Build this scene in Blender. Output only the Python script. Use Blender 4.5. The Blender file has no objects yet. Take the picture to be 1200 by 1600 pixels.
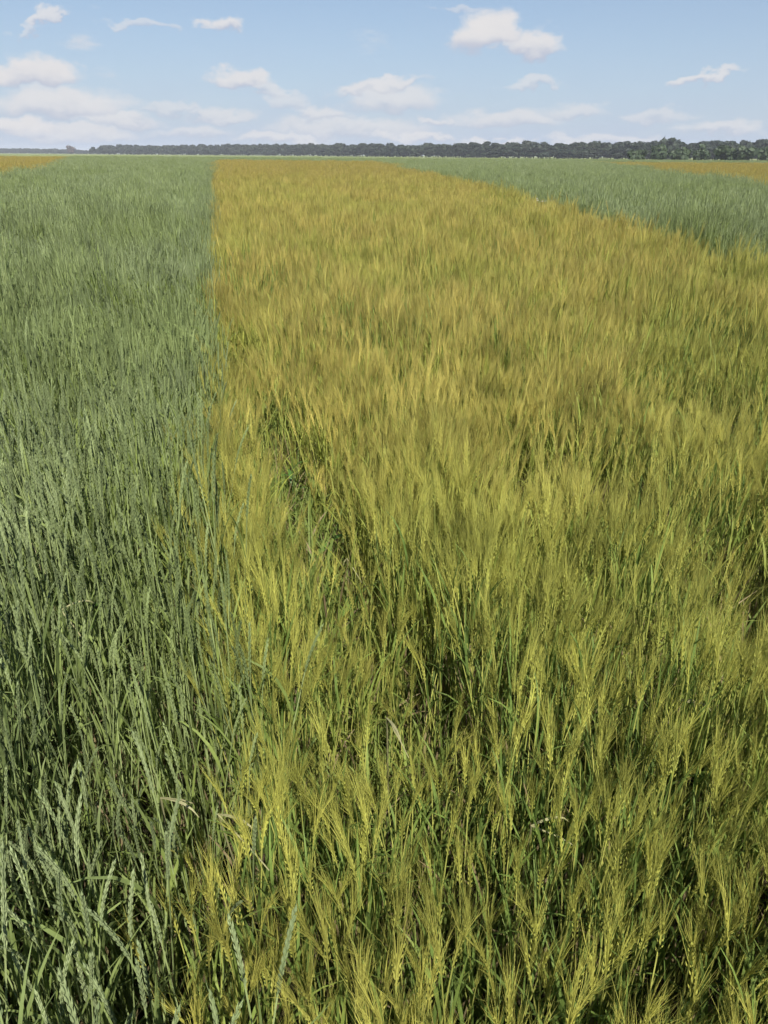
import bpy, math, random
import numpy as np
from mathutils import Vector, Euler

R = math.radians
rng = np.random.default_rng(7)
random.seed(7)
sc = bpy.context.scene
C = sc.collection

# ------------------------------------------------------------------ camera
cam = bpy.data.cameras.new('camera')
cam.sensor_fit = 'VERTICAL'
cam.angle = R(69.0)
cam.clip_start = 0.05
cam.clip_end = 30000
camo = bpy.data.objects.new('camera', cam)
C.objects.link(camo)
PITCH, ROLL, EYE = R(25.6), R(0.38), 1.75
camo.location = (0, 0, EYE)
fw = Vector((0, math.cos(PITCH), -math.sin(PITCH)))
r0 = Vector((1, 0, 0)); u0 = r0.cross(fw)
rt = r0 * math.cos(ROLL) + u0 * math.sin(ROLL)
up = rt.cross(fw)
from mathutils import Matrix
camo.matrix_world = Matrix(((rt.x, up.x, -fw.x, 0), (rt.y, up.y, -fw.y, 0), (rt.z, up.z, -fw.z, EYE), (0, 0, 0, 1)))
sc.camera = camo

# ------------------------------------------------------------------ light, exposure
SUN_EL, SUN_AZ = R(49), R(167)          # azimuth from +Y towards +X: behind the camera
SUN_STRENGTH, SKY_STRENGTH = 5.0, 0.058
sun = bpy.data.lights.new('sun', 'SUN')
sun.energy = SUN_STRENGTH; sun.angle = R(0.6); sun.color = (1.0, 0.95, 0.86)
suno = bpy.data.objects.new('sun', sun); C.objects.link(suno)
sd = Vector((math.sin(SUN_AZ) * math.cos(SUN_EL), math.cos(SUN_AZ) * math.cos(SUN_EL), math.sin(SUN_EL)))
suno.rotation_euler = sd.to_track_quat('Z', 'Y').to_euler()
suno.location = (0, 0, 50)
sc.view_settings.view_transform = 'Standard'
sc.view_settings.look = 'None'
sc.view_settings.gamma = 1
sc.view_settings.exposure = 0.85
sc.view_settings.use_curve_mapping = False
sc.cycles.max_bounces = 5
sc.cycles.diffuse_bounces = 4
sc.cycles.adaptive_threshold = 0.03
sc.cycles.transparent_max_bounces = 4
sc.cycles.volume_bounces = 0

# ------------------------------------------------------------------ world: sky and its clouds (direction space)
world = bpy.data.worlds.new('World'); sc.world = world
world.use_nodes = True
wt = world.node_tree; wt.nodes.clear()

def N(tree, typ, **kw):
    n = tree.nodes.new(typ)
    for k, v in kw.items():
        setattr(n, k, v)
    return n

def M(tree, op, a, b=None, c=None, clamp=False):
    n = tree.nodes.new('ShaderNodeMath'); n.operation = op; n.use_clamp = clamp
    for i, v in enumerate((a, b, c)):
        if v is None: continue
        if isinstance(v, (int, float)): n.inputs[i].default_value = v
        else: tree.links.new(v, n.inputs[i])
    return n.outputs[0]

def mixc(tree, f, a, b):
    n = tree.nodes.new('ShaderNodeMix'); n.data_type = 'RGBA'
    for s, v in ((n.inputs[0], f), (n.inputs[6], a), (n.inputs[7], b)):
        if isinstance(v, (int, float)): s.default_value = v
        elif isinstance(v, tuple): s.default_value = (*v, 1)
        else: tree.links.new(v, s)
    return n.outputs[2]

def smooth(tree, v, a, b):
    n = tree.nodes.new('ShaderNodeMapRange'); n.interpolation_type = 'SMOOTHSTEP'
    tree.links.new(v, n.inputs[0]); n.inputs[1].default_value = a; n.inputs[2].default_value = b
    return n.outputs[0]

sky = N(wt, 'ShaderNodeTexSky', sky_type='NISHITA', sun_disc=False, sun_elevation=SUN_EL, sun_rotation=SUN_AZ % (2 * math.pi))
sky.altitude = 200; sky.air_density = 1.0; sky.dust_density = 0.4; sky.ozone_density = 3.0
tc = N(wt, 'ShaderNodeTexCoord')
sx = N(wt, 'ShaderNodeSeparateXYZ'); wt.links.new(tc.outputs['Generated'], sx.inputs[0])
az = M(wt, 'DEGREES' , M(wt, 'ARCTAN2', sx.outputs[0], sx.outputs[1]))
el = M(wt, 'DEGREES' , M(wt, 'ARCSINE', sx.outputs[2]))
def wnoise(scale, detail, off, zs=1.0):
    mp = N(wt, 'ShaderNodeMapping'); mp.inputs['Location'].default_value = off; mp.inputs['Scale'].default_value = (1, 1, zs)
    wt.links.new(tc.outputs['Generated'], mp.inputs['Vector'])
    n = N(wt, 'ShaderNodeTexNoise'); n.inputs['Scale'].default_value = scale; n.inputs['Detail'].default_value = detail
    n.inputs['Roughness'].default_value = 0.58
    wt.links.new(mp.outputs[0], n.inputs['Vector'])
    return n.outputs['Fac']
n1 = wnoise(26, 5, (1.3, 0.2, 4.1), 1.7)
n2 = wnoise(30, 5, (7.7, 3.2, 0.4), 1.7)
n3 = wnoise(9, 3, (2.2, 8.1, 5.0), 3.0)
azd = M(wt, 'ADD', az, M(wt, 'MULTIPLY', M(wt, 'SUBTRACT', n1, 0.5), 5.0))
eld = M(wt, 'ADD', el, M(wt, 'MULTIPLY', M(wt, 'SUBTRACT', n2, 0.5), 2.0))
# azimuth, elevation, half width, half height (degrees), density, slope
CLOUDS = [(-21.0, 7.2, 1.5, 0.6, 0.75, 0.38), (-22.3, 6.5, 1.0, 0.35, 0.5, 0.2), (-15.6, 7.2, 2.1, 0.4, 0.5, 0), (-10.8, 7.2, 1.6, 0.6, 0.85, 0),
          (-22.2, 4.3, 2.6, 1.35, 1.0, 0), (-20.8, 2.6, 5.0, 1.3, 0.65, 0), (-9.6, 4.3, 2.6, 0.8, 0.85, -0.05), (-7.6, 3.8, 2.2, 0.5, 0.6, -0.1),
          (-6.6, 3.0, 1.5, 1.0, 0.4, 0), (-14.4, 2.6, 2.0, 0.5, 0.4, 0), (-0.6, 4.1, 3.6, 0.62, 0.8, 0.16), (0.6, 3.2, 3.8, 1.2, 0.55, 0),
          (6.2, 7.0, 2.6, 1.6, 1.0, 0.08), (9.2, 6.4, 2.4, 1.2, 0.9, -0.1), (4.9, 8.4, 2.0, 0.35, 0.4, 0), (20.4, 4.4, 2.6, 0.42, 0.75, 0.16),
          (9.8, 4.2, 2.1, 0.5, 0.55, 0.05), (3.8, 2.0, 1.6, 0.4, 0.55, 0), (8.1, 2.1, 4.0, 0.9, 0.55, 0), (21.9, 1.5, 3.2, 0.55, 0.5, 0),
          (-21.1, 1.1, 5.0, 0.8, 0.6, 0), (-13.1, 1.2, 3.2, 0.65, 0.45, 0), (-2.5, 1.5, 6.6, 0.9, 0.5, 0), (15, 0.9, 4.5, 0.5, 0.5, 0), (-17.5, 1.9, 2.6, 0.7, 0.6, 0), (-24, 1.3, 2.4, 0.8, 0.8, 0), (-11.5, 2.3, 2.6, 0.6, 0.5, 0),
          (-4.2, 2.4, 2.4, 0.7, 0.55, 0), (2.2, 1.1, 3.0, 0.5, 0.65, 0), (12.5, 2.6, 2.6, 0.7, 0.45, 0), (18.0, 2.3, 2.4, 0.6, 0.4, 0), (-7.0, 0.9, 3.4, 0.45, 0.6, 0), (7.5, 0.7, 3.4, 0.4, 0.6, 0)]
dens = None; shade = None
for (a, e, w, h, s, sl) in CLOUDS:
    da = M(wt, 'SUBTRACT', azd, a)
    de = M(wt, 'SUBTRACT', M(wt, 'SUBTRACT', eld, e), M(wt, 'MULTIPLY', da, sl))
    up_ = M(wt, 'MULTIPLY', M(wt, 'MAXIMUM', de, 0.0), 1 / h)
    dn_ = M(wt, 'MULTIPLY', M(wt, 'MINIMUM', de, 0.0), 1 / (h * 0.62))
    q = M(wt, 'ADD', up_, dn_)
    xx = M(wt, 'MULTIPLY', da, 1 / w)
    d = M(wt, 'SQRT', M(wt, 'ADD', M(wt, 'MULTIPLY', xx, xx), M(wt, 'MULTIPLY', q, q)))
    m = M(wt, 'MULTIPLY', smooth(wt, d, 1.08, 0.55), min(1.0, s * (1.3 if e < 3.4 else 1.05)))
    lit = M(wt, 'MULTIPLY', m, smooth(wt, q, -0.9, 0.35))
    dens = m if dens is None else M(wt, 'MAXIMUM', dens, m)
    shade = lit if shade is None else M(wt, 'MAXIMUM', shade, lit)
# the same scattered fair-weather cloud goes on round the whole sky
n4 = wnoise(7.0, 6, (5.1, 1.9, 2.4), 2.6)
gen = M(wt, 'MULTIPLY', smooth(wt, n4, 0.63, 0.78), 0.75)
dens = M(wt, 'MAXIMUM', dens, gen)
shade = M(wt, 'MAXIMUM', shade, M(wt, 'MULTIPLY', gen, 0.85))
# milky air towards the horizon
hz = M(wt, 'POWER', M(wt, 'SUBTRACT', 1.0, M(wt, 'MINIMUM', M(wt, 'MAXIMUM', M(wt, 'DIVIDE', el, 32.0), 0.0), 1.0)), 3.0)
hz = M(wt, 'MULTIPLY', hz, M(wt, 'ADD', 0.78, M(wt, 'MULTIPLY', n3, 0.3)), clamp=True)
skyc = mixc(wt, hz, sky.outputs[0], (4.4, 5.3, 7.0))
ratio = M(wt, 'DIVIDE', shade, M(wt, 'MAXIMUM', dens, 0.001), clamp=True)
ratio = M(wt, 'ADD', M(wt, 'MULTIPLY', ratio, 0.85), M(wt, 'MULTIPLY', n1, 0.25), clamp=True)
cc = mixc(wt, ratio, (4.4, 4.9, 6.2), (7.5, 7.35, 7.4))
skyc = mixc(wt, dens, skyc, cc)
bg = N(wt, 'ShaderNodeBackground'); bg.inputs[1].default_value = SKY_STRENGTH
wt.links.new(skyc, bg.inputs[0])
wo = N(wt, 'ShaderNodeOutputWorld'); wt.links.new(bg.outputs[0], wo.inputs[0])

# ------------------------------------------------------------------ materials
def plant_mat(name, c1, c2, c3=None, trans=0.3, rough=0.6, patch=0.9, gloss=0.04, ripe=None):
    """c1..c2 vary leaf by leaf, c3 comes in soft patches over the field (ripeness of the crop)."""
    m = bpy.data.materials.new(name); m.use_nodes = True
    t = m.node_tree; t.nodes.clear()
    g = N(t, 'ShaderNodeNewGeometry'); oi = N(t, 'ShaderNodeObjectInfo')
    f = M(t, 'ADD', M(t, 'MULTIPLY', g.outputs['Random Per Island'], 0.65), M(t, 'MULTIPLY', oi.outputs['Random'], 0.35))
    col = mixc(t, f, c1, c2)
    if c3:
        n = N(t, 'ShaderNodeTexNoise'); n.inputs['Scale'].default_value = patch; n.inputs['Detail'].default_value = 3
        t.links.new(g.outputs['Position'], n.inputs['Vector'])
        col = mixc(t, M(t, 'MULTIPLY', smooth(t, n.outputs['Fac'], 0.42, 0.66), 0.85), col, c3)
        if ripe:      # the headland stays greener, the middle of the plot is riper
            sp = N(t, 'ShaderNodeSeparateXYZ'); t.links.new(g.outputs['Position'], sp.inputs[0])
            yy = M(t, 'ADD', sp.outputs[1], M(t, 'MULTIPLY', n.outputs['Fac'], 3.0))
            col = mixc(t, M(t, 'MULTIPLY', smooth(t, yy, 6.5, 1.5), 0.55), col, ripe[0])
            col = mixc(t, M(t, 'MULTIPLY', smooth(t, yy, 8, 60), 0.5), col, ripe[1])
        n2 = N(t, 'ShaderNodeTexNoise'); n2.inputs['Scale'].default_value = patch * 5; n2.inputs['Detail'].default_value = 2
        t.links.new(g.outputs['Position'], n2.inputs['Vector'])
        h2 = N(t, 'ShaderNodeHueSaturation'); t.links.new(col, h2.inputs['Color'])
        t.links.new(M(t, 'ADD', 0.68, M(t, 'MULTIPLY', smooth(t, n2.outputs['Fac'], 0.3, 0.7), 0.62)), h2.inputs['Value'])
        t.links.new(M(t, 'ADD', 0.51, M(t, 'MULTIPLY', n2.outputs['Fac'], -0.02)), h2.inputs['Hue'])
        col = h2.outputs[0]
    nn = N(t, 'ShaderNodeTexNoise'); nn.inputs['Scale'].default_value = 60; nn.inputs['Detail'].default_value = 2
    t.links.new(g.outputs['Position'], nn.inputs['Vector'])
    hs = N(t, 'ShaderNodeHueSaturation'); t.links.new(col, hs.inputs['Color'])
    t.links.new(M(t, 'ADD', 0.72, M(t, 'MULTIPLY', nn.outputs['Fac'], 0.56)), hs.inputs['Value'])
    d = N(t, 'ShaderNodeBsdfPrincipled'); t.links.new(hs.outputs[0], d.inputs['Base Color'])
    d.inputs['Roughness'].default_value = rough; d.inputs['Specular IOR Level'].default_value = gloss * 6
    tr = N(t, 'ShaderNodeBsdfTranslucent'); t.links.new(hs.outputs[0], tr.inputs[0])
    mx = N(t, 'ShaderNodeMixShader'); mx.inputs[0].default_value = trans
    t.links.new(d.outputs[0], mx.inputs[1]); t.links.new(tr.outputs[0], mx.inputs[2])
    o = N(t, 'ShaderNodeOutputMaterial'); t.links.new(mx.outputs[0], o.inputs[0])
    return m

MAT = {
    'b_awn': plant_mat('barley_awn', (0.47, 0.39, 0.115), (0.385, 0.34, 0.093), (0.345, 0.345, 0.083), 0.42, patch=0.7, ripe=((0.40, 0.415, 0.08), (0.315, 0.24, 0.075))),
    'b_ear': plant_mat('barley_ear', (0.43, 0.36, 0.10), (0.32, 0.30, 0.068), (0.28, 0.30, 0.063), 0.2, patch=0.7, ripe=((0.34, 0.365, 0.074), (0.30, 0.232, 0.07))),
    'b_culm': plant_mat('barley_culm', (0.40, 0.395, 0.10), (0.27, 0.31, 0.07), None, 0.2),
    'b_leaf': plant_mat('barley_leaf', (0.21, 0.27, 0.05), (0.36, 0.36, 0.075), (0.13, 0.21, 0.05), 0.45),
    'w_awn': plant_mat('wheat_awn', (0.17, 0.22, 0.092), (0.13, 0.175, 0.07), None, 0.35),
    'w_ear': plant_mat('wheat_ear', (0.25, 0.295, 0.145), (0.14, 0.185, 0.085), (0.165, 0.21, 0.075), 0.2, patch=0.6),
    'w_culm': plant_mat('wheat_culm', (0.29, 0.345, 0.145), (0.19, 0.245, 0.09), None, 0.2),
    'w_leaf': plant_mat('wheat_leaf', (0.14, 0.20, 0.068), (0.235, 0.285, 0.105), (0.185, 0.24, 0.055), 0.45),
    'under': plant_mat('undergrowth_blade', (0.13, 0.19, 0.045), (0.22, 0.27, 0.06), None, 0.45),
    'dry': plant_mat('dry_straw', (0.30, 0.29, 0.15), (0.22, 0.21, 0.10), None, 0.2),
    'dead': plant_mat('withered_leaf', (0.22, 0.17, 0.085), (0.14, 0.11, 0.06), None, 0.2),
    'weed': plant_mat('weed_leaf', (0.06, 0.13, 0.03), (0.10, 0.19, 0.04), None, 0.35, 0.45),
    'flower': plant_mat('white_petals', (0.6, 0.6, 0.55), (0.45, 0.47, 0.42), None, 0.3),
    'wood_near': plant_mat('pale_tree_foliage', (0.06, 0.085, 0.042), (0.04, 0.062, 0.034), None, 0.25),
    'wood': plant_mat('woodland_foliage', (0.026, 0.038, 0.022), (0.018, 0.028, 0.018), (0.03, 0.042, 0.023), 0.2, patch=0.02),
    'wood_red': plant_mat('copper_foliage', (0.10, 0.055, 0.04), (0.06, 0.04, 0.03), None, 0.2),
    'bark': plant_mat('bark', (0.07, 0.055, 0.04), (0.05, 0.04, 0.03), None, 0.0, 0.9),
}

def ground_mat(name, ca, cb, s1, s2, bump=0.4):
    m = bpy.data.materials.new(name); m.use_nodes = True
    t = m.node_tree; b = t.nodes['Principled BSDF']
    g = N(t, 'ShaderNodeNewGeometry')
    a = N(t, 'ShaderNodeTexNoise'); a.inputs['Scale'].default_value = s1; a.inputs['Detail'].default_value = 8
    c = N(t, 'ShaderNodeTexNoise'); c.inputs['Scale'].default_value = s2; c.inputs['Detail'].default_value = 6
    t.links.new(g.outputs['Position'], a.inputs['Vector']); t.links.new(g.outputs['Position'], c.inputs['Vector'])
    f = M(t, 'ADD', M(t, 'MULTIPLY', a.outputs['Fac'], 0.6), M(t, 'MULTIPLY', c.outputs['Fac'], 0.4))
    t.links.new(mixc(t, smooth(t, f, 0.35, 0.65), ca, cb), b.inputs['Base Color'])
    b.inputs['Roughness'].default_value = 0.95; b.inputs['Specular IOR Level'].default_value = 0.1
    bp = N(t, 'ShaderNodeBump'); bp.inputs['Strength'].default_value = bump; bp.inputs['Distance'].default_value = 0.03
    t.links.new(c.outputs['Fac'], bp.inputs['Height']); t.links.new(bp.outputs[0], b.inputs['Normal'])
    return m
MAT['soil'] = ground_mat('soil', (0.06, 0.049, 0.03), (0.105, 0.085, 0.052), 3.0, 26.0, 0.8)
MAT['meadow'] = ground_mat('far_meadow', (0.13, 0.17, 0.055), (0.19, 0.21, 0.08), 0.012, 0.2, 0.1)
MAT['track'] = ground_mat('grass_track', (0.25, 0.27, 0.12), (0.33, 0.32, 0.16), 0.1, 1.0, 0.1)

# ------------------------------------------------------------------ mesh helpers
class MB:
    def __init__(s): s.v = []; s.f = []; s.m = []
    def add(s, vs, fs, mi=0):
        o = len(s.v); s.v.extend(vs); s.f.extend([tuple(i + o for i in f) for f in fs]); s.m.extend([mi] * len(fs))
    def mesh(s, name, mats):
        me = bpy.data.meshes.new(name)
        me.from_pydata([tuple(p) for p in s.v], [], s.f)
        for k in mats: me.materials.append(MAT[k])
        me.polygons.foreach_set('material_index', s.m); me.update()
        return me

def perp(d):
    a = np.array([0, 0, 1.0]) if abs(d[2]) < 0.9 else np.array([1.0, 0, 0])
    u = np.cross(d, a); u /= np.linalg.norm(u)
    return u, np.cross(d, u)

def tube(b, pts, rad, n=3, mi=0):
    vs = []; fs = []
    for i, p in enumerate(pts):
        d = pts[min(i + 1, len(pts) - 1)] - pts[max(i - 1, 0)]; d = d / np.linalg.norm(d)
        u, w = perp(d)
        for k in range(n):
            a = 2 * math.pi * k / n
            vs.append(p + rad[i] * (math.cos(a) * u + math.sin(a) * w))
    for i in range(len(pts) - 1):
        for k in range(n):
            k2 = (k + 1) % n
            fs.append((i * n + k, i * n + k2, (i + 1) * n + k2, (i + 1) * n + k))
    b.add(vs, fs, mi)

def kernel(b, p, d, L, w, mi):
    u, v = perp(d); c = p + d * L * 0.42
    b.add([p, c + u * w, c + v * w, c - u * w, c - v * w, p + d * L],
          [(0, 2, 1), (0, 3, 2), (0, 4, 3), (0, 1, 4), (5, 1, 2), (5, 2, 3), (5, 3, 4), (5, 4, 1)], mi)

def awn(b, p, d, L, w, curve, mi):
    u, v = perp(d); u = u * math.cos(curve * 9) + v * math.sin(curve * 9)
    mid = p + d * L * 0.5; q = mid + (d + np.array([0, 0, -abs(curve)]) * 0.5 + u * curve * 0.4) * L * 0.5
    b.add([p - u * w / 2, p + u * w / 2, mid + u * w * .35, mid - u * w * .35, q], [(0, 1, 2, 3), (3, 2, 4)], mi)

def leaf(b, p, az_, L, w, rise, droop, mi, seg=6, twist=0.0):
    h = np.array([math.cos(az_), math.sin(az_), 0.0]); s0 = np.array([-math.sin(az_), math.cos(az_), 0.0])
    ang = rise; q = np.array(p, float); vs = []; fs = []
    for i in range(seg + 1):
        t = i / seg
        ww = w * (0.55 + 0.45 * min(1, t * 4)) * (1 - max(0, (t - .35) / .65) ** 1.6) * 0.5 + 0.0004
        a = twist * t; d = h * math.cos(ang) + np.array([0, 0, math.sin(ang)])
        nrm = np.cross(d, s0); s = s0 * math.cos(a) + nrm * math.sin(a)
        vs += [q - s * ww, q + s * ww]
        if i < seg: fs.append((2 * i, 2 * i + 1, 2 * i + 3, 2 * i + 2))
        q = q + d * L / seg; ang -= droop / seg * (0.4 + 1.6 * t)
    b.add(vs, fs, mi)

def stem_path(H, bend, az_, n=6):
    h = np.array([math.cos(az_), math.sin(az_), 0.0])
    pts = [h * bend * (t ** 2.2) * H + np.array([0, 0, H * t * (1 - 0.25 * bend * t)]) for t in np.linspace(0, 1, n)]
    return pts, h

def make_stem(kind, rs, lod=0):
    """returns dict part -> MB; one plant"""
    P = {'nod': 0.0, 'culm': MB(), 'ear': MB(), 'awns': MB(), 'leaves': []}
    bar = kind == 'barley'
    H = rs.uniform(.56, .66) if bar else rs.uniform(.66, .78)
    bend = rs.uniform(.01, .10); a0 = rs.uniform(0, 2 * math.pi)
    if lod == 0:
        pts, h = stem_path(H, bend, a0, 6)
        tube(P['culm'], pts, np.linspace(.0019, .0012, 6) * (1.0 if bar else 1.1), 3)
    else:
        pts, h = stem_path(H, bend, a0, 3)
        tube(P['culm'], pts, [.003, .0025, .002], 3) if lod == 1 else None
    d = pts[-1] - pts[-2]; d /= np.linalg.norm(d)
    eL = rs.uniform(.055, .078) if bar else rs.uniform(.085, .125)
    nod = rs.uniform(0.0, .36) if bar else rs.uniform(.0, .35)
    P['nod'] = nod
    side = np.cross(d, h); side /= np.linalg.norm(side)
    p = pts[-1].copy()
    n = int(eL / .0062) if bar else int(eL / .0058)
    if lod == 0:
        rach = [p.copy()]
        for i in range(n):
            t = i / n
            d = d + (h * nod + np.array([0, 0, -.35 * nod])) * (1.1 / n); d /= np.linalg.norm(d)
            sg = 1 if i % 2 else -1
            ww = 1 - .45 * abs(t - .4)
            sd_ = side * sg + rs.normal(0, .15, 3)
            if bar:
                kernel(P['ear'], p + side * sg * .0022, d * .93 + sd_ * .30, .0112, .0018 * ww, 0)
            else:
                for o in (-1, 1):
                    nn = np.cross(d, side)
                    kernel(P['ear'], p + side * sg * .0012 + nn * o * .0008, d * .98 + sd_ * .09 + nn * o * .07, .0140, .0016 * ww, 0)
            ad = d + sd_ * rs.uniform(.03, .15) + rs.normal(0, .045, 3); ad /= np.linalg.norm(ad)
            if bar:
                for k in range(3):
                    ad2 = ad + rs.normal(0, .06, 3); ad2 /= np.linalg.norm(ad2)
                    awn(P['awns'], p + d * .008, ad2, rs.uniform(.085, .135) * (1 - .2 * t), .0009, rs.normal(0, .35), 0)
            elif i % 2 == 0 or t > .7:
                awn(P['awns'], p + d * .008, ad, rs.uniform(.012, .035), .0011, rs.normal(0, .3), 0)
            p = p + d * eL / n; rach.append(p.copy())
        kernel(P['ear'], p, d, .013, .0025, 0)
        tube(P['ear'], rach[::3], [.0016] * len(rach[::3]), 3)
    else:
        d = d + h * nod * .6 + np.array([0, 0, -.2 * nod]); d /= np.linalg.norm(d)
        wE = (.0045 if bar else .0055) * (1.0 if lod == 1 else 1.5)
        kernel(P['ear'], p, d, eL * 1.1, wE, 0)
        for k in range((9 if bar else 3) if lod == 1 else (5 if bar else 1)):
            ad = d + rs.normal(0, .14, 3); ad /= np.linalg.norm(ad)
            awn(P['awns'], p + d * eL * rs.uniform(.1, .9), ad, rs.uniform(.09, .14) if bar else .03,
                (.0032 if lod == 1 else .007), rs.normal(0, .3), 0)
    nl = 4 if lod == 0 else (2 if lod == 1 else 1)
    for k in range(nl):
        t = .22 + .62 * (k + rs.uniform(.2, .9)) / nl if lod == 0 else rs.uniform(.55, .8)
        i = t * (len(pts) - 1); j = int(i); pp = pts[j] + (pts[min(j + 1, len(pts) - 1)] - pts[j]) * (i - j)
        b = MB()
        leaf(b, pp, rs.uniform(0, 2 * math.pi), rs.uniform(.14, .23) * (1 if bar else 1.1),
             rs.uniform(.004, .0072) * (1 if lod == 0 else 1.4), rs.uniform(1.2, 1.5), rs.uniform(.1, 1.6) ** 1.3, 0,
             6 if lod == 0 else 3, rs.normal(0, .8))
        P['leaves'].append((b, t))
    return P

def merge(dst, src, mi, off=(0, 0, 0), rz=0.0, tilt=(0, 0), s=1.0):
    if not src.v: return
    m = np.array(Euler((tilt[0], tilt[1], rz)).to_matrix())
    v = (np.array(src.v) @ m.T) * s + np.array(off)
    dst.add(list(v), src.f, mi)

MATS = {'barley': ['b_culm', 'b_ear', 'b_awn', 'b_leaf', 'dead'], 'wheat': ['w_culm', 'w_ear', 'w_awn', 'w_leaf', 'dead']}
def add_plant(b, P, rs, **kw):
    merge(b, P['culm'], 0, **kw); merge(b, P['ear'], 1, **kw); merge(b, P['awns'], 2, **kw)
    for lb, t in P['leaves']:
        merge(b, lb, 4 if (t < .42 and rs.random() < .5) else 3, **kw)

def vnoise(x, y, s, seed):
    r = np.random.default_rng(seed); g = r.random((64, 64))
    X = x * s + 1000.3; Y = y * s + 1000.7
    i = np.floor(X).astype(int); j = np.floor(Y).astype(int); fx = X - i; fy = Y - j
    fx = fx * fx * (3 - 2 * fx); fy = fy * fy * (3 - 2 * fy)
    G = lambda a, b_: g[a % 64, b_ % 64]
    return (G(i, j) * (1 - fx) + G(i + 1, j) * fx) * (1 - fy) + (G(i, j + 1) * (1 - fx) + G(i + 1, j + 1) * fx) * fy

# ------------------------------------------------------------------ ripening crop: sources for the mass of plants
LIB = {}
NVAR = (10, 7, 6, 6)      # tufts, detailed patches, simpler patches, far patches
def build_lib(kind):
    col = bpy.data.collections.new('lib_' + kind)          # not linked to the scene
    rs = np.random.default_rng(11 if kind == 'barley' else 23)
    stems = {l: [make_stem(kind, rs, l) for _ in range(18)] for l in (0, 1, 2)}
    k = 0
    for tier, nv in enumerate(NVAR):
        lod = (0, 0, 1, 2)[tier]
        cnt, half = ((4, .05), (70, .205), (58, .21), (300, 1.05))[tier]
        for v in range(nv):
            b = MB()
            for q in range(cnt):
                P = stems[lod][rs.integers(18)]
                off = (*rs.uniform(-half, half, 2), 0)
                hs_ = 1.0 if tier == 0 else 1 + .42 * (float(vnoise(np.array(off[0]), np.array(off[1]), (0, 7.5, 6.0, 2.2)[tier], 100 + v)) - .5)
                add_plant(b, P, rs, off=off, rz=rs.uniform(0, 6.28), tilt=tuple(rs.normal(0, .055, 2)), s=rs.normal(1, .06) * hs_)
            me = b.mesh('%s_mass_%02d' % (kind, k), MATS[kind])
            o = bpy.data.objects.new('%s_mass_%02d' % (kind, k), me); col.objects.link(o); k += 1
    LIB[kind] = (col, stems[0])

build_lib('barley'); build_lib('wheat')

# ------------------------------------------------------------------ layout of the plots (metres, x right, y ahead)
def xl(y): return -0.10 - 0.211 * y                                          # edge green / barley
def xr(y): return np.interp(y, [-5, 8.8, 12, 20, 30, 41, 110, 132], [4.5, 4.08, 3.9, 3.6, 3.25, 2.8, -.3, -1.6])
def inpoly(x, y, P):
    c = np.zeros(x.shape, bool); n = len(P)
    for i in range(n):
        (x1, y1), (x2, y2) = P[i], P[(i + 1) % n]
        t = ((y1 > y) != (y2 > y)) & (x < (x2 - x1) * (y - y1) / (y2 - y1 + 1e-9) + x1)
        c ^= t
    return c
YEL_L = [(-15.5, 33), (-60, 33), (-260, 270), (-125, 268), (-86, 225)]
YEL_R = [(12.4, 24), (20.5, 60), (38, 150), (90, 150), (60, 100), (48, 24)]
# thin places in the stand: x, y, half length x, half length y, angle, how bare
GAPS = [(-.31, 2.52, .088, .80, .25, 1.2), (.05, 1.27, .12, .20, .2, .6),
        (1.02, 1.66, .14, .30, -.3, .85), (.56, 2.62, .10, .25, -.2, .6), (.15, .86, .10, .14, 0, .55), (-.9, 4.6, .15, .5, .2, .5),
        (.86, 2.5, .10, .25, -.3, .6), (.62, 1.5, .12, .12, 0, .5), (1.5, 3.4, .2, .3, -.3, .55), (-.52, .98, .08, .16, .3, .5)]
def gapf(x, y):
    x = x / 1.1; y = y / 1.1
    g = np.zeros(x.shape)
    for (gx, gy, a, b_, an, s) in GAPS:
        dx, dy = x - gx, y - gy; c_, s_ = math.cos(an), math.sin(an)
        u = (dx * c_ + dy * s_) / (a * 1.45); v = (-dx * s_ + dy * c_) / (b_ * 1.15)
        g = np.maximum(g, s * np.clip(1.5 - np.hypot(u, v), 0, 1))
    return g
def field_of(x, y):
    """0 left green, 1 barley, 2 right green, 3 far barley left, 4 far barley right, -1 none"""
    w = .05 * (vnoise(x, y, 1.7, 3) - .5) * 2 + .16 * (vnoise(x, y, .4, 8) - .5) * np.clip(y / 6, 0, 1) + rng.normal(0, .06, x.shape)
    f = np.where(x < xl(y) + w, 0, np.where(x < xr(y) + w, 1, 2))
    end = 138 + 3 * vnoise(x, y, .2, 5)
    f = np.where((f == 1) & (y > end), 2, f)
    f = np.where(inpoly(x, y, YEL_L), 3, f); f = np.where(inpoly(x, y, YEL_R), 4, f)
    # open furrow between the plots
    f = np.where((np.abs(x - xr(y) - .08) < .22) & (y < 80), -1, f)
    f = np.where((np.abs(x - xl(y) + .02 - w) < np.interp(y, [1.5, 6], [.01, .04])), -1, f)
    return f
def lattice(step_a, step_r, y0, y1, half_deg, r_in, r_out, jit_a, jit_r):
    """drill rows run parallel to the green / barley edge"""
    ya = np.arange(y0, y1, step_a); Xm = r_out * math.sin(R(half_deg)) + 3
    k = np.arange(-int(Xm / step_r) - int(.21 * y1 / step_r) - 2, int(Xm / step_r) + int(.21 * y1 / step_r) + 2)
    K, Y = np.meshgrid(k, ya)
    X = xl(Y) + (K + .5) * step_r + rng.normal(0, jit_r, K.shape); Y = Y + rng.normal(0, jit_a, K.shape)
    X, Y = X.ravel(), Y.ravel()
    rr = np.hypot(X, Y); ang = np.abs(np.degrees(np.arctan2(X, Y + 1.6)))
    k = (rr >= r_in) & (rr < r_out) & (ang < half_deg)
    return X[k], Y[k]
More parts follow.
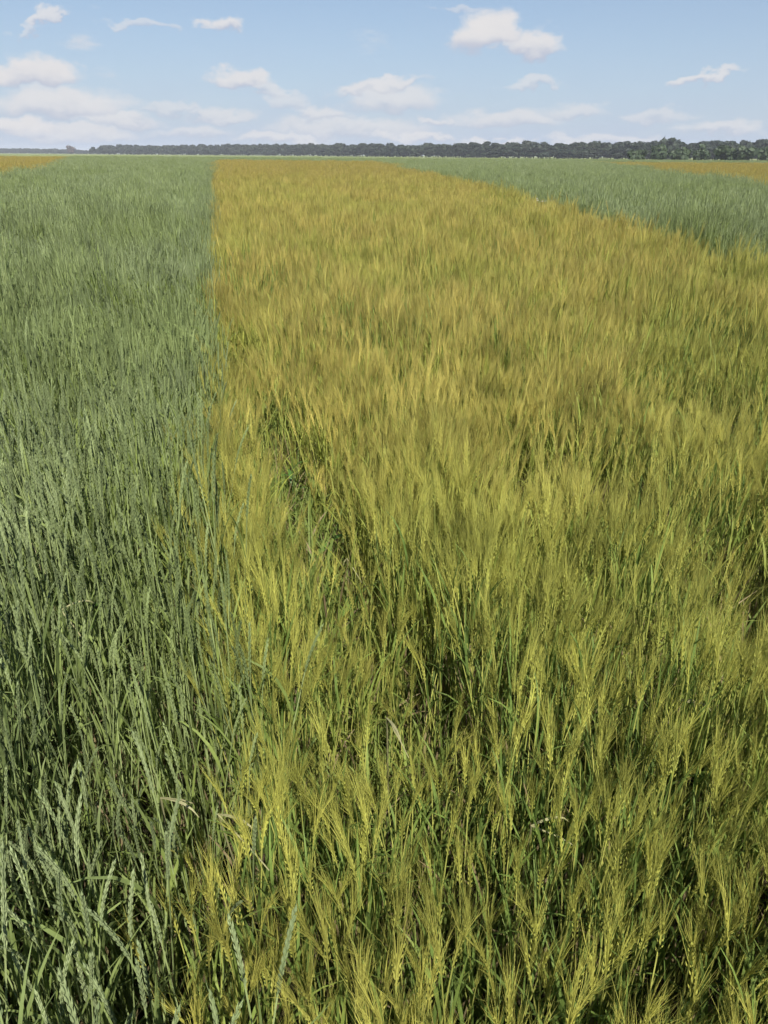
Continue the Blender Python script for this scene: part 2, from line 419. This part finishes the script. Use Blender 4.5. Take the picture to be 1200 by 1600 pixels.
def hscale(x, y):
    return 1 + .20 * (vnoise(x, y, 1.6, 1) - .5) + .32 * (vnoise(x, y, 3.9, 2) - .5) + .10 * (vnoise(x, y, .35, 9) - .5)

# near stand: single plants; those that show largest become individuals
NX, NY = lattice(.0155, .105, -.9, 4.7, 62, .36, 4.4, .012, .028)
NF = field_of(NX, NY); g = gapf(NX, NY)
k = (NF >= 0) & (rng.random(NX.shape) > .85 * g)
NX, NY, NF, g = NX[k], NY[k], NF[k], g[k]
NS = hscale(NX, NY) * rng.normal(1, .08, NX.shape) * (1 - .5 * np.minimum(g, 1))
f_px = 512 / math.tan(R(34.5))
def project(x, y, z):
    v = np.stack([x, y, z - EYE], -1)
    dpt = v @ np.array(fw); return 384 + f_px * (v @ np.array(rt)) / dpt, 512 - f_px * (v @ np.array(up)) / dpt, dpt
NS = np.minimum(NS, np.interp(NY, [1.0, 2.6], [1.03, 1.3]))
HT = np.where(NF == 1, .70, .82) * NS
px, py, dp = project(NX, NY, HT)
vis = (px > -5) & (px < 773) & (py < 1040) & (dp > .2)
single = np.zeros(NX.shape, bool)
for fld in (0, 1):
    idx = np.where((NF == fld) & vis)[0]
    idx = idx[np.argsort(dp[idx])][:300]; single[idx] = True

# ------------------------------------------------------------------ setting: ground
def sheet(name, poly, z, mat, kind='structure'):
    b = MB(); b.add([(x, y, z) for x, y in poly], [tuple(range(len(poly)))])
    o = bpy.data.objects.new(name, b.mesh(name, [mat])); C.objects.link(o); o['kind'] = kind
    return o
def ring(r, n=48): return [(r * math.cos(2 * math.pi * i / n), r * math.sin(2 * math.pi * i / n)) for i in range(n)]
sheet('ground', ring(9000, 64), -.004, 'meadow')
# ploughed soil under the crops, a gently uneven sheet near the camera
b = MB(); n = 90; vs = []; L0 = 6.0
gx = np.linspace(-L0, L0, n); gy = np.linspace(-3, 9, n)
for y in gy:
    for x in gx:
        e = min(1.0, (L0 - abs(x)) / 1.0, (y + 3) / 1.0, (9 - y) / 1.0)
        vs.append((x, y, .006 + .022 * e * float(vnoise(np.array(x), np.array(y), 5.0, 21)) + .018 * e * float(vnoise(np.array(x), np.array(y), 13.0, 22))))
b.add(vs, [(j * n + i, j * n + i + 1, (j + 1) * n + i + 1, (j + 1) * n + i) for j in range(n - 1) for i in range(n - 1)])
o = bpy.data.objects.new('soil', b.mesh('soil', ['soil'])); C.objects.link(o); o['kind'] = 'structure'
sheet('field_soil', [(-400, -60), (400, -60), (400, 222), (-400, 268)], 0.0, 'soil')
sheet('grass_track', [(-420, 270), (420, 224), (420, 236), (-420, 282)], .004, 'track')

# ------------------------------------------------------------------ the mass of the crop (geometry nodes instances)
def instancer(name, kind, pts, rot, scl, var, label, cat):
    me = bpy.data.meshes.new(name); me.from_pydata([tuple(p) for p in pts], [], [])
    a = me.attributes.new('rot', 'FLOAT_VECTOR', 'POINT'); a.data.foreach_set('vector', np.asarray(rot, np.float32).ravel())
    a = me.attributes.new('scl', 'FLOAT_VECTOR', 'POINT'); a.data.foreach_set('vector', np.asarray(scl, np.float32).ravel())
    a = me.attributes.new('variant', 'INT', 'POINT'); a.data.foreach_set('value', np.asarray(var, np.int32))
    o = bpy.data.objects.new(name, me); C.objects.link(o)
    o['kind'] = 'stuff'; o['label'] = label; o['category'] = cat
    ng = bpy.data.node_groups.new('scatter_' + name, 'GeometryNodeTree')
    ng.interface.new_socket('Geometry', in_out='INPUT', socket_type='NodeSocketGeometry')
    ng.interface.new_socket('Geometry', in_out='OUTPUT', socket_type='NodeSocketGeometry')
    gi = ng.nodes.new('NodeGroupInput'); go = ng.nodes.new('NodeGroupOutput')
    ci = ng.nodes.new('GeometryNodeCollectionInfo'); ci.inputs['Collection'].default_value = LIB[kind][0]
    ci.inputs['Separate Children'].default_value = True; ci.inputs['Reset Children'].default_value = True
    ip = ng.nodes.new('GeometryNodeInstanceOnPoints'); ip.inputs['Pick Instance'].default_value = True
    def na(nm, ty):
        q = ng.nodes.new('GeometryNodeInputNamedAttribute'); q.data_type = ty; q.inputs['Name'].default_value = nm
        return next(s for s in q.outputs if s.enabled and s.name == 'Attribute')
    er = ng.nodes.new('FunctionNodeEulerToRotation')
    ng.links.new(na('rot', 'FLOAT_VECTOR'), er.inputs[0])
    ng.links.new(gi.outputs[0], ip.inputs['Points']); ng.links.new(ci.outputs[0], ip.inputs['Instance'])
    ng.links.new(na('variant', 'INT'), ip.inputs['Instance Index']); ng.links.new(er.outputs[0], ip.inputs['Rotation'])
    ng.links.new(na('scl', 'FLOAT_VECTOR'), ip.inputs['Scale']); ng.links.new(ip.outputs[0], go.inputs[0])
    md = o.modifiers.new('scatter', 'NODES'); md.node_group = ng
    return o

colg = bpy.data.collections.new('lib_grass')
rs = np.random.default_rng(301)
for v in range(8):
    b = MB()
    for q in range(16):
        leaf(b, (*rs.uniform(-.05, .05, 2), 0), rs.uniform(0, 6.28), rs.uniform(.14, .36), rs.uniform(.004, .008), rs.uniform(1.1, 1.5), rs.uniform(.1, 1.5), 0 if rs.random() < .85 else 1, 5, rs.normal(0, .8))
    colg.objects.link(bpy.data.objects.new('grass_tuft_%d' % v, b.mesh('grass_tuft_%d' % v, ['under', 'dead'])))
LIB['grass'] = (colg, None)
gx_, gy_ = lattice(.075, .075, -.5, 5.2, 55, .4, 5.0, .03, .03)
p_ = rng.random(gx_.shape) < np.clip(.55 + .6 * gapf(gx_, gy_), 0, 1)
gx_, gy_ = gx_[p_], gy_[p_]; c_ = len(gx_)
instancer('undergrowth', 'grass', np.stack([gx_, gy_, np.full(c_, .01)], -1), np.stack([np.zeros(c_), np.zeros(c_), rng.uniform(0, 6.28, c_)], -1),
          np.repeat((rng.normal(1, .15, c_) * (1 + .25 * gapf(gx_, gy_)))[:, None], 3, 1), rng.integers(0, 8, c_), 'low green undergrowth at the foot of the cereal stalks and in the narrow furrow', 'undergrowth')

acc = {i: [[], [], [], []] for i in range(5)}
def emit(x, y, lod, sc_mul=1.0, lean=.042, edge=False):
    f = field_of(x, y); gp = gapf(x, y)
    keep = (f >= 0) & (rng.random(x.shape) > .85 * gp)
    if lod in (1, 2) and not edge:      # the plot edges are filled with single tufts instead of patches
        keep &= (np.abs(x - xl(y)) > .25) & ((np.abs(x - xr(y)) > .25) | (y > 110))
    x, y, f, gp = x[keep], y[keep], f[keep], gp[keep]
    s = hscale(x, y) * (1 - .5 * np.minimum(gp, 1)) * rng.normal(1, .05 if lod < 3 else .03, x.shape) * sc_mul
    for i in range(5):
        m = f == i; c = int(m.sum())
        if not c: continue
        acc[i][0].append(np.stack([x[m], y[m], np.zeros(c)], -1))
        q = np.stack([rng.normal(0, lean, c), rng.normal(-.03 if i in (0, 2) else 0, lean, c), rng.uniform(0, 6.283, c)], -1)
        acc[i][1].append(q)
        acc[i][2].append(np.stack([np.ones(c), np.ones(c), s[m]], -1))
        base = sum(NVAR[:lod])
        acc[i][3].append(base + rng.integers(0, NVAR[lod], c))
# near plants that are not individuals stay in the mass, one tuft for about four of them
rest = np.where(~single)[0]
pick = rest[rng.random(rest.shape) < .34]
emit(NX[pick], NY[pick], 0)
emit(*lattice(.36, .36, -3, 16, 52, 4.4, 14, .06, .05), 1, lean=.03)
for fx in (xl, xr):
    ey = np.arange(-2, 45, .0105); ex = fx(ey) + rng.uniform(-.33, .33, ey.shape); ey = ey + rng.normal(0, .03, ey.shape)
    q = np.hypot(ex, ey) > 4.3
    emit(ex[q], ey[q], 0)
emit(*lattice(.36, .36, 8, 47, 42, 14, 45, .08, .06), 2, lean=.03)
emit(*lattice(1.8, 1.8, 30, 240, 40, 44, 245, .3, .3), 3, lean=.0)
INFO = [('wheat_crop', 'wheat', 'grey green standing wheat filling the plot beside the yellowing barley', 'wheat field'),
        ('barley_crop', 'barley', 'yellowing bearded barley filling the plot between two green wheat plots', 'barley field'),
        ('wheat_crop', 'wheat', 'green wheat plot beyond the dark furrow at the barley edge, in front of the wood', 'wheat field'),
        ('barley_crop', 'barley', 'small distant golden barley patch in the green wheat where the treeline is lowest', 'barley field'),
        ('barley_crop', 'barley', 'distant golden barley strip below the pale bushes in front of the wood', 'barley field')]
for i in range(5):
    if not acc[i][0]: continue
    P_ = [np.concatenate(q) for q in acc[i]]
    instancer(INFO[i][0], INFO[i][1], P_[0], P_[1], P_[2], P_[3], INFO[i][2], INFO[i][3])

# ------------------------------------------------------------------ individual plants in the foreground
def empty(name, loc, rot=(0, 0, 0), s=1.0, label=None, cat=None, group=None):
    o = bpy.data.objects.new(name, None); C.objects.link(o); o.empty_display_size = .05
    o.location = loc; o.rotation_euler = rot; o.scale = (s, s, s)
    if label: o['label'] = label; o['category'] = cat
    if group: o['group'] = group
    return o
def part(name, me, parent):
    o = bpy.data.objects.new(name, me); C.objects.link(o); o.parent = parent; return o
def individuals(fld, kind, name, look, group):
    key = {'barley': 'b_', 'wheat': 'w_'}[kind]; rs = np.random.default_rng(5 + fld)
    protos = []
    for P in LIB[kind][1]:
        protos.append((P['culm'].mesh('culm', [key + 'culm']), P['ear'].mesh('ear', [key + 'ear']), P['awns'].mesh('awns', [key + 'awn']),
                       P['nod'], [lb.mesh('leaf', ['dead' if (t < .42 and rs.random() < .5) else key + 'leaf']) for lb, t in P['leaves']]))
    for i in np.where(single & (NF == fld))[0]:
        cu, ea, aw, nod, lv = protos[rs.integers(len(protos))]
        size = 'tall' if NS[i] > 1.12 else ('short' if NS[i] < .9 else 'middling')
        ear = 'nodding' if nod > (.25 if kind == 'barley' else .22) else 'upright'
        place = ('at the wheat edge' if kind == 'barley' else 'at the barley edge') if abs(NX[i] - xl(NY[i])) < .12 else 'in the foreground'
        label = '%s %s %s %s' % (size, look, ear + ' ear', place)
        t = empty(name, (NX[i], NY[i], .004), (rs.normal(0, .04), rs.normal(-.03 if fld == 0 else 0, .04), rs.uniform(0, 6.283)), float(NS[i]), label, 'cereal plant', group)
        part('culm', cu, t); e = part('ear', ea, t); part('awns', aw, e)
        for m in lv: part('leaf', m, t)
individuals(0, 'wheat', 'wheat_plant', 'grey green wheat stalk with slender', 'foreground wheat stalks')
individuals(1, 'barley', 'barley_plant', 'yellow green barley stalk with long bearded', 'foreground barley stalks')

# ------------------------------------------------------------------ woods and trees
def crown_mb(rs, h, w, nleaf, lsize, base=.18):
    b = MB(); blobs = []
    for k in range(11):
        z = rs.uniform(base + .1, .92); rr = w * .5 * math.sqrt(max(.05, 1 - ((z - .5) / .52) ** 2)) * rs.uniform(.2, .75); a = rs.uniform(0, 6.28)
        blobs.append((np.array([rr * math.cos(a), rr * math.sin(a), z * h]), rs.uniform(.16, .27) * w))
    for c, r_ in blobs:
        for k in range(nleaf):
            d = rs.normal(0, 1, 3); d /= np.linalg.norm(d)
            p = c + d * r_ * rs.uniform(.6, 1.08) * np.array([1, 1, .85])
            u, v = perp(d + rs.normal(0, .5, 3)); s = lsize * rs.uniform(.6, 1.3)
            a = rs.uniform(0, 6.28); u2 = u * math.cos(a) + v * math.sin(a); v2 = np.cross(d, u2)
            b.add([p - u2 * s, p + v2 * s * .8, p + u2 * s, p - v2 * s * .7], [(0, 1, 2, 3)])
    return b
def trunk_mb(rs, h, r_):
    b = MB(); pts = [np.array([rs.normal(0, .012) * h * t, rs.normal(0, .012) * h * t, h * .62 * t]) for t in np.linspace(0, 1, 5)]
    tube(b, pts, np.linspace(r_, r_ * .35, 5), 6)
    for k in range(5):
        p = pts[2] + (pts[4] - pts[2]) * rs.random(); a = rs.uniform(0, 6.28)
        q = p + np.array([math.cos(a), math.sin(a), 1.1]) * h * rs.uniform(.1, .2)
        tube(b, [p, (p + q) / 2 + np.array([0, 0, .02 * h]), q], [r_ * .4, r_ * .28, r_ * .1], 4)
    return b
rs = np.random.default_rng(77)
colw = bpy.data.collections.new('lib_wood')
for v in range(6):
    h = 12.0; b = MB(); merge(b, crown_mb(rs, h, rs.uniform(7, 9.5), 100, .5, .1), 0); merge(b, trunk_mb(rs, h, .22), 1)
    colw.objects.link(bpy.data.objects.new('wood_tree_%d' % v, b.mesh('wood_tree_%d' % v, ['wood', 'bark'])))
LIB['wood'] = (colw, None); 
# line of the wood: azimuth (deg) -> distance of its near edge, tree height
A_ = [-40, -27, -22.5, -20.8, -19.8, -19.2, -14, -8, -3, 0, 5, 10, 16, 20, 24, 30, 42]
D_ = [2300, 2150, 2000, 1900, 1800, 1400, 1250, 1100, 900, 820, 740, 680, 620, 600, 590, 580, 570]
H_ = [11, 11, 11, 10, 6, 14, 14.5, 14, 13.5, 12.5, 12.5, 12.5, 12.6, 12.8, 13, 12.5, 12.5]
pts, rot, scl, var = [], [], [], []
a = -40.0
while a < 42:
    d0 = np.interp(a, A_, D_); hh = np.interp(a, A_, H_)
    a += math.degrees(rs.uniform(3.2, 5.2) / d0)
    for rowk in range(4):
        d = d0 + rowk * 9 + rs.uniform(-4, 4); aa = R(a) + rs.normal(0, 2.0 / d0)
        s = hh / 12 * (rs.normal(.90, .045) + .025 * rowk) * (1 + .14 * (float(vnoise(np.array(a), np.array(0.), .9, 31)) - .5))
        if rowk == 0: s *= rs.uniform(.5, .95)
        pts.append((d * math.sin(aa), d * math.cos(aa), -.3)); rot.append((0, 0, rs.uniform(0, 6.28))); scl.append((1.45, 1.45, s)); var.append(rs.integers(6))
instancer('woodland', 'wood', pts, rot, scl, var, 'dark blue green wood along the skyline beyond the fields', 'wood')

def tree(name, label, group, a, d, h, w, mat, seed, nleaf=55):
    r_ = np.random.default_rng(seed)
    t = empty(name, (d * math.sin(R(a)), d * math.cos(R(a)), -.1), (0, 0, 0), 1.0, label, 'tree', group)
    part('crown', crown_mb(r_, h, w, nleaf, .055 * w + .1, .06).mesh('crown', [mat]), t)
    part('trunk', trunk_mb(r_, h, .02 * h).mesh('trunk', ['bark']), t)
tree('copper_tree', 'dark reddish rounded tree standing above the lowest part of the treeline', None, -20.85, 1780, 14.5, 22, 'wood_red', 3)
tree('field_tree', 'small round tree at the end of the low treeline beside the sky gap', None, -19.55, 1350, 9.5, 11, 'wood', 4)
tree('field_tree', 'tall broad oak rising above the wood behind the pale bushes', None, 18.9, 590, 13.6, 17, 'wood', 5)
for q, (a_, d_, h_, w_) in enumerate([(16.9, 330, 4.4, 8), (18.2, 350, 5.4, 8), (19.6, 335, 4.6, 9), (20.8, 360, 6.0, 8), (22.2, 340, 5.2, 9), (23.4, 350, 5.8, 9), (24.8, 345, 5.0, 9), (26.5, 350, 5.5, 9), (28, 340, 5, 9)]):
    tree('willow_bush', 'pale green willow bush at the foot of the wood', 'pale bushes before the wood', a_, d_, h_, w_, 'wood_near', 40 + q)

# ------------------------------------------------------------------ weeds and dry straws
def weed(name, x, y, h, seed, label, group=None, nl=9, mat='weed'):
    r_ = np.random.default_rng(seed); t = empty(name, (x, y, .004), (0, 0, 0), 1, label, 'weed', group)
    b = MB(); pts, hd = stem_path(h, .12, r_.uniform(0, 6.28), 5); tube(b, pts, np.linspace(.003, .0015, 5), 5); part('stem', b.mesh('stem', [mat]), t)
    for k in range(nl):
        b = MB(); f_ = .15 + .8 * k / nl; j = f_ * 4; i = int(j); p = pts[i] + (pts[min(i + 1, 4)] - pts[i]) * (j - i)
        leaf(b, p, k * 2.4 + r_.uniform(-.4, .4), r_.uniform(.07, .12), r_.uniform(.018, .03), r_.uniform(.4, 1.0), r_.uniform(.6, 1.8), 0, 6, r_.normal(0, .3))
        part('leaf', b.mesh('leaf', [mat]), t)
    return t, pts[-1]
weed('broad_leaved_weed', -0.84, 1.85, .62, 1, 'fresh green broad leaved weed standing among the grey green wheat')
weed('broad_leaved_weed', -0.44, 3.28, .45, 2, 'green weed growing in the bare gap in the barley', 'weeds in the gap')
weed('broad_leaved_weed', -0.24, 2.66, .40, 3, 'green weed growing in the bare gap in the barley', 'weeds in the gap')
weed('broad_leaved_weed', -0.13, 2.22, .42, 4, 'green weed growing in the bare gap in the barley', 'weeds in the gap')
for q, (x, y) in enumerate([(3.72, 19.4), (3.85, 20.2), (3.98, 19.7)]):
    t, top = weed('flowering_weed', x, y, .78, 60 + q, 'white flowered weed in the furrow between barley and green wheat', 'white flowers in the furrow', 6)
    r_ = np.random.default_rng(90 + q)
    for k in range(5):
        b = MB(); c = top + np.array([*r_.normal(0, .05, 2), r_.uniform(-.04, .03)])
        for m_ in range(14): kernel(b, c + np.array([*r_.normal(0, .014, 2), 0]), np.array([0, 0, 1.0]) + r_.normal(0, .3, 3), .012, .007, 0)
        part('flower_head', b.mesh('flower_head', ['flower']), t)
def straw(p0, p1, p2, seed, label, group):
    r_ = np.random.default_rng(seed); p0, p1, p2 = map(np.array, (p0, p1, p2))
    t = empty('dry_straw', tuple(p0), (0, 0, 0), 1, label, 'straw', group)
    b = MB(); tube(b, [p0 * 0, (p1 - p0) * .5, p1 - p0, (p1 - p0) * .3 + (p2 - p0) * .7 + np.array([0, 0, .004]), p2 - p0], [.0021, .002, .0019, .0017, .0012], 4)
    part('stalk', b.mesh('stalk', ['dry']), t)
    b = MB(); d = p2 - p1; leaf(b, p1 - p0, math.atan2(d[1], d[0]) + r_.normal(0, .6), .09, .005, .3, 1.6, 0, 5, .8)
    part('leaf', b.mesh('leaf', ['dry']), t)
LB, GB = 'pale dry broken straw bent over among the green wheat', 'broken straws in the wheat'
straw((-0.26, 1.12, .0), (-0.30, 0.99, .66), (-0.20, 0.92, .60), 1, LB, GB)
straw((-0.44, 1.10, .0), (-0.40, 0.99, .70), (-0.33, 0.95, .73), 2, LB, GB)
straw((-0.77, 1.65, .0), (-0.79, 1.54, .74), (-0.73, 1.50, .68), 3, LB, GB)
straw((-0.95, 1.93, .0), (-0.97, 1.81, .78), (-0.92, 1.76, .70), 4, LB, GB)
LB, GB = 'pale dry broken straw bent over among the yellowing barley', 'broken straws in the barley'
straw((0.02, 1.43, .0), (0.01, 1.32, .60), (0.06, 1.28, .52), 5, LB, GB)
straw((0.31, 1.16, .0), (0.29, 1.04, .58), (0.37, 1.01, .56), 6, LB, GB)
straw((0.68, 1.43, .0), (0.66, 1.34, .64), (0.73, 1.32, .64), 7, LB, GB)
straw((-0.11, 2.42, .0), (-0.13, 2.31, .46), (-0.06, 2.25, .36), 8, LB, GB)

# ------------------------------------------------------------------ haze
hm = bpy.data.materials.new('haze'); hm.use_nodes = True
t = hm.node_tree; t.nodes.clear()
pv = N(t, 'ShaderNodeVolumePrincipled'); pv.inputs['Color'].default_value = (.86, .91, 1, 1); pv.inputs['Density'].default_value = .0002
o_ = N(t, 'ShaderNodeOutputMaterial'); t.links.new(pv.outputs[0], o_.inputs['Volume'])
MAT['haze'] = hm
b = MB(); X0, Y0, Y1, Z0, Z1 = 9200, -9200, 9200, -1.0, 30.0
b.add([(sx_ * X0, y_, z_) for z_ in (Z0, Z1) for y_ in (Y0, Y1) for sx_ in (-1, 1)],
      [(0, 2, 3, 1), (4, 5, 7, 6), (0, 1, 5, 4), (2, 6, 7, 3), (0, 4, 6, 2), (1, 3, 7, 5)])
o = bpy.data.objects.new('haze', b.mesh('haze', ['haze'])); C.objects.link(o); o['kind'] = 'stuff'; o['label'] = 'thin bluish summer haze over the fields and the far wood'; o['category'] = 'haze'
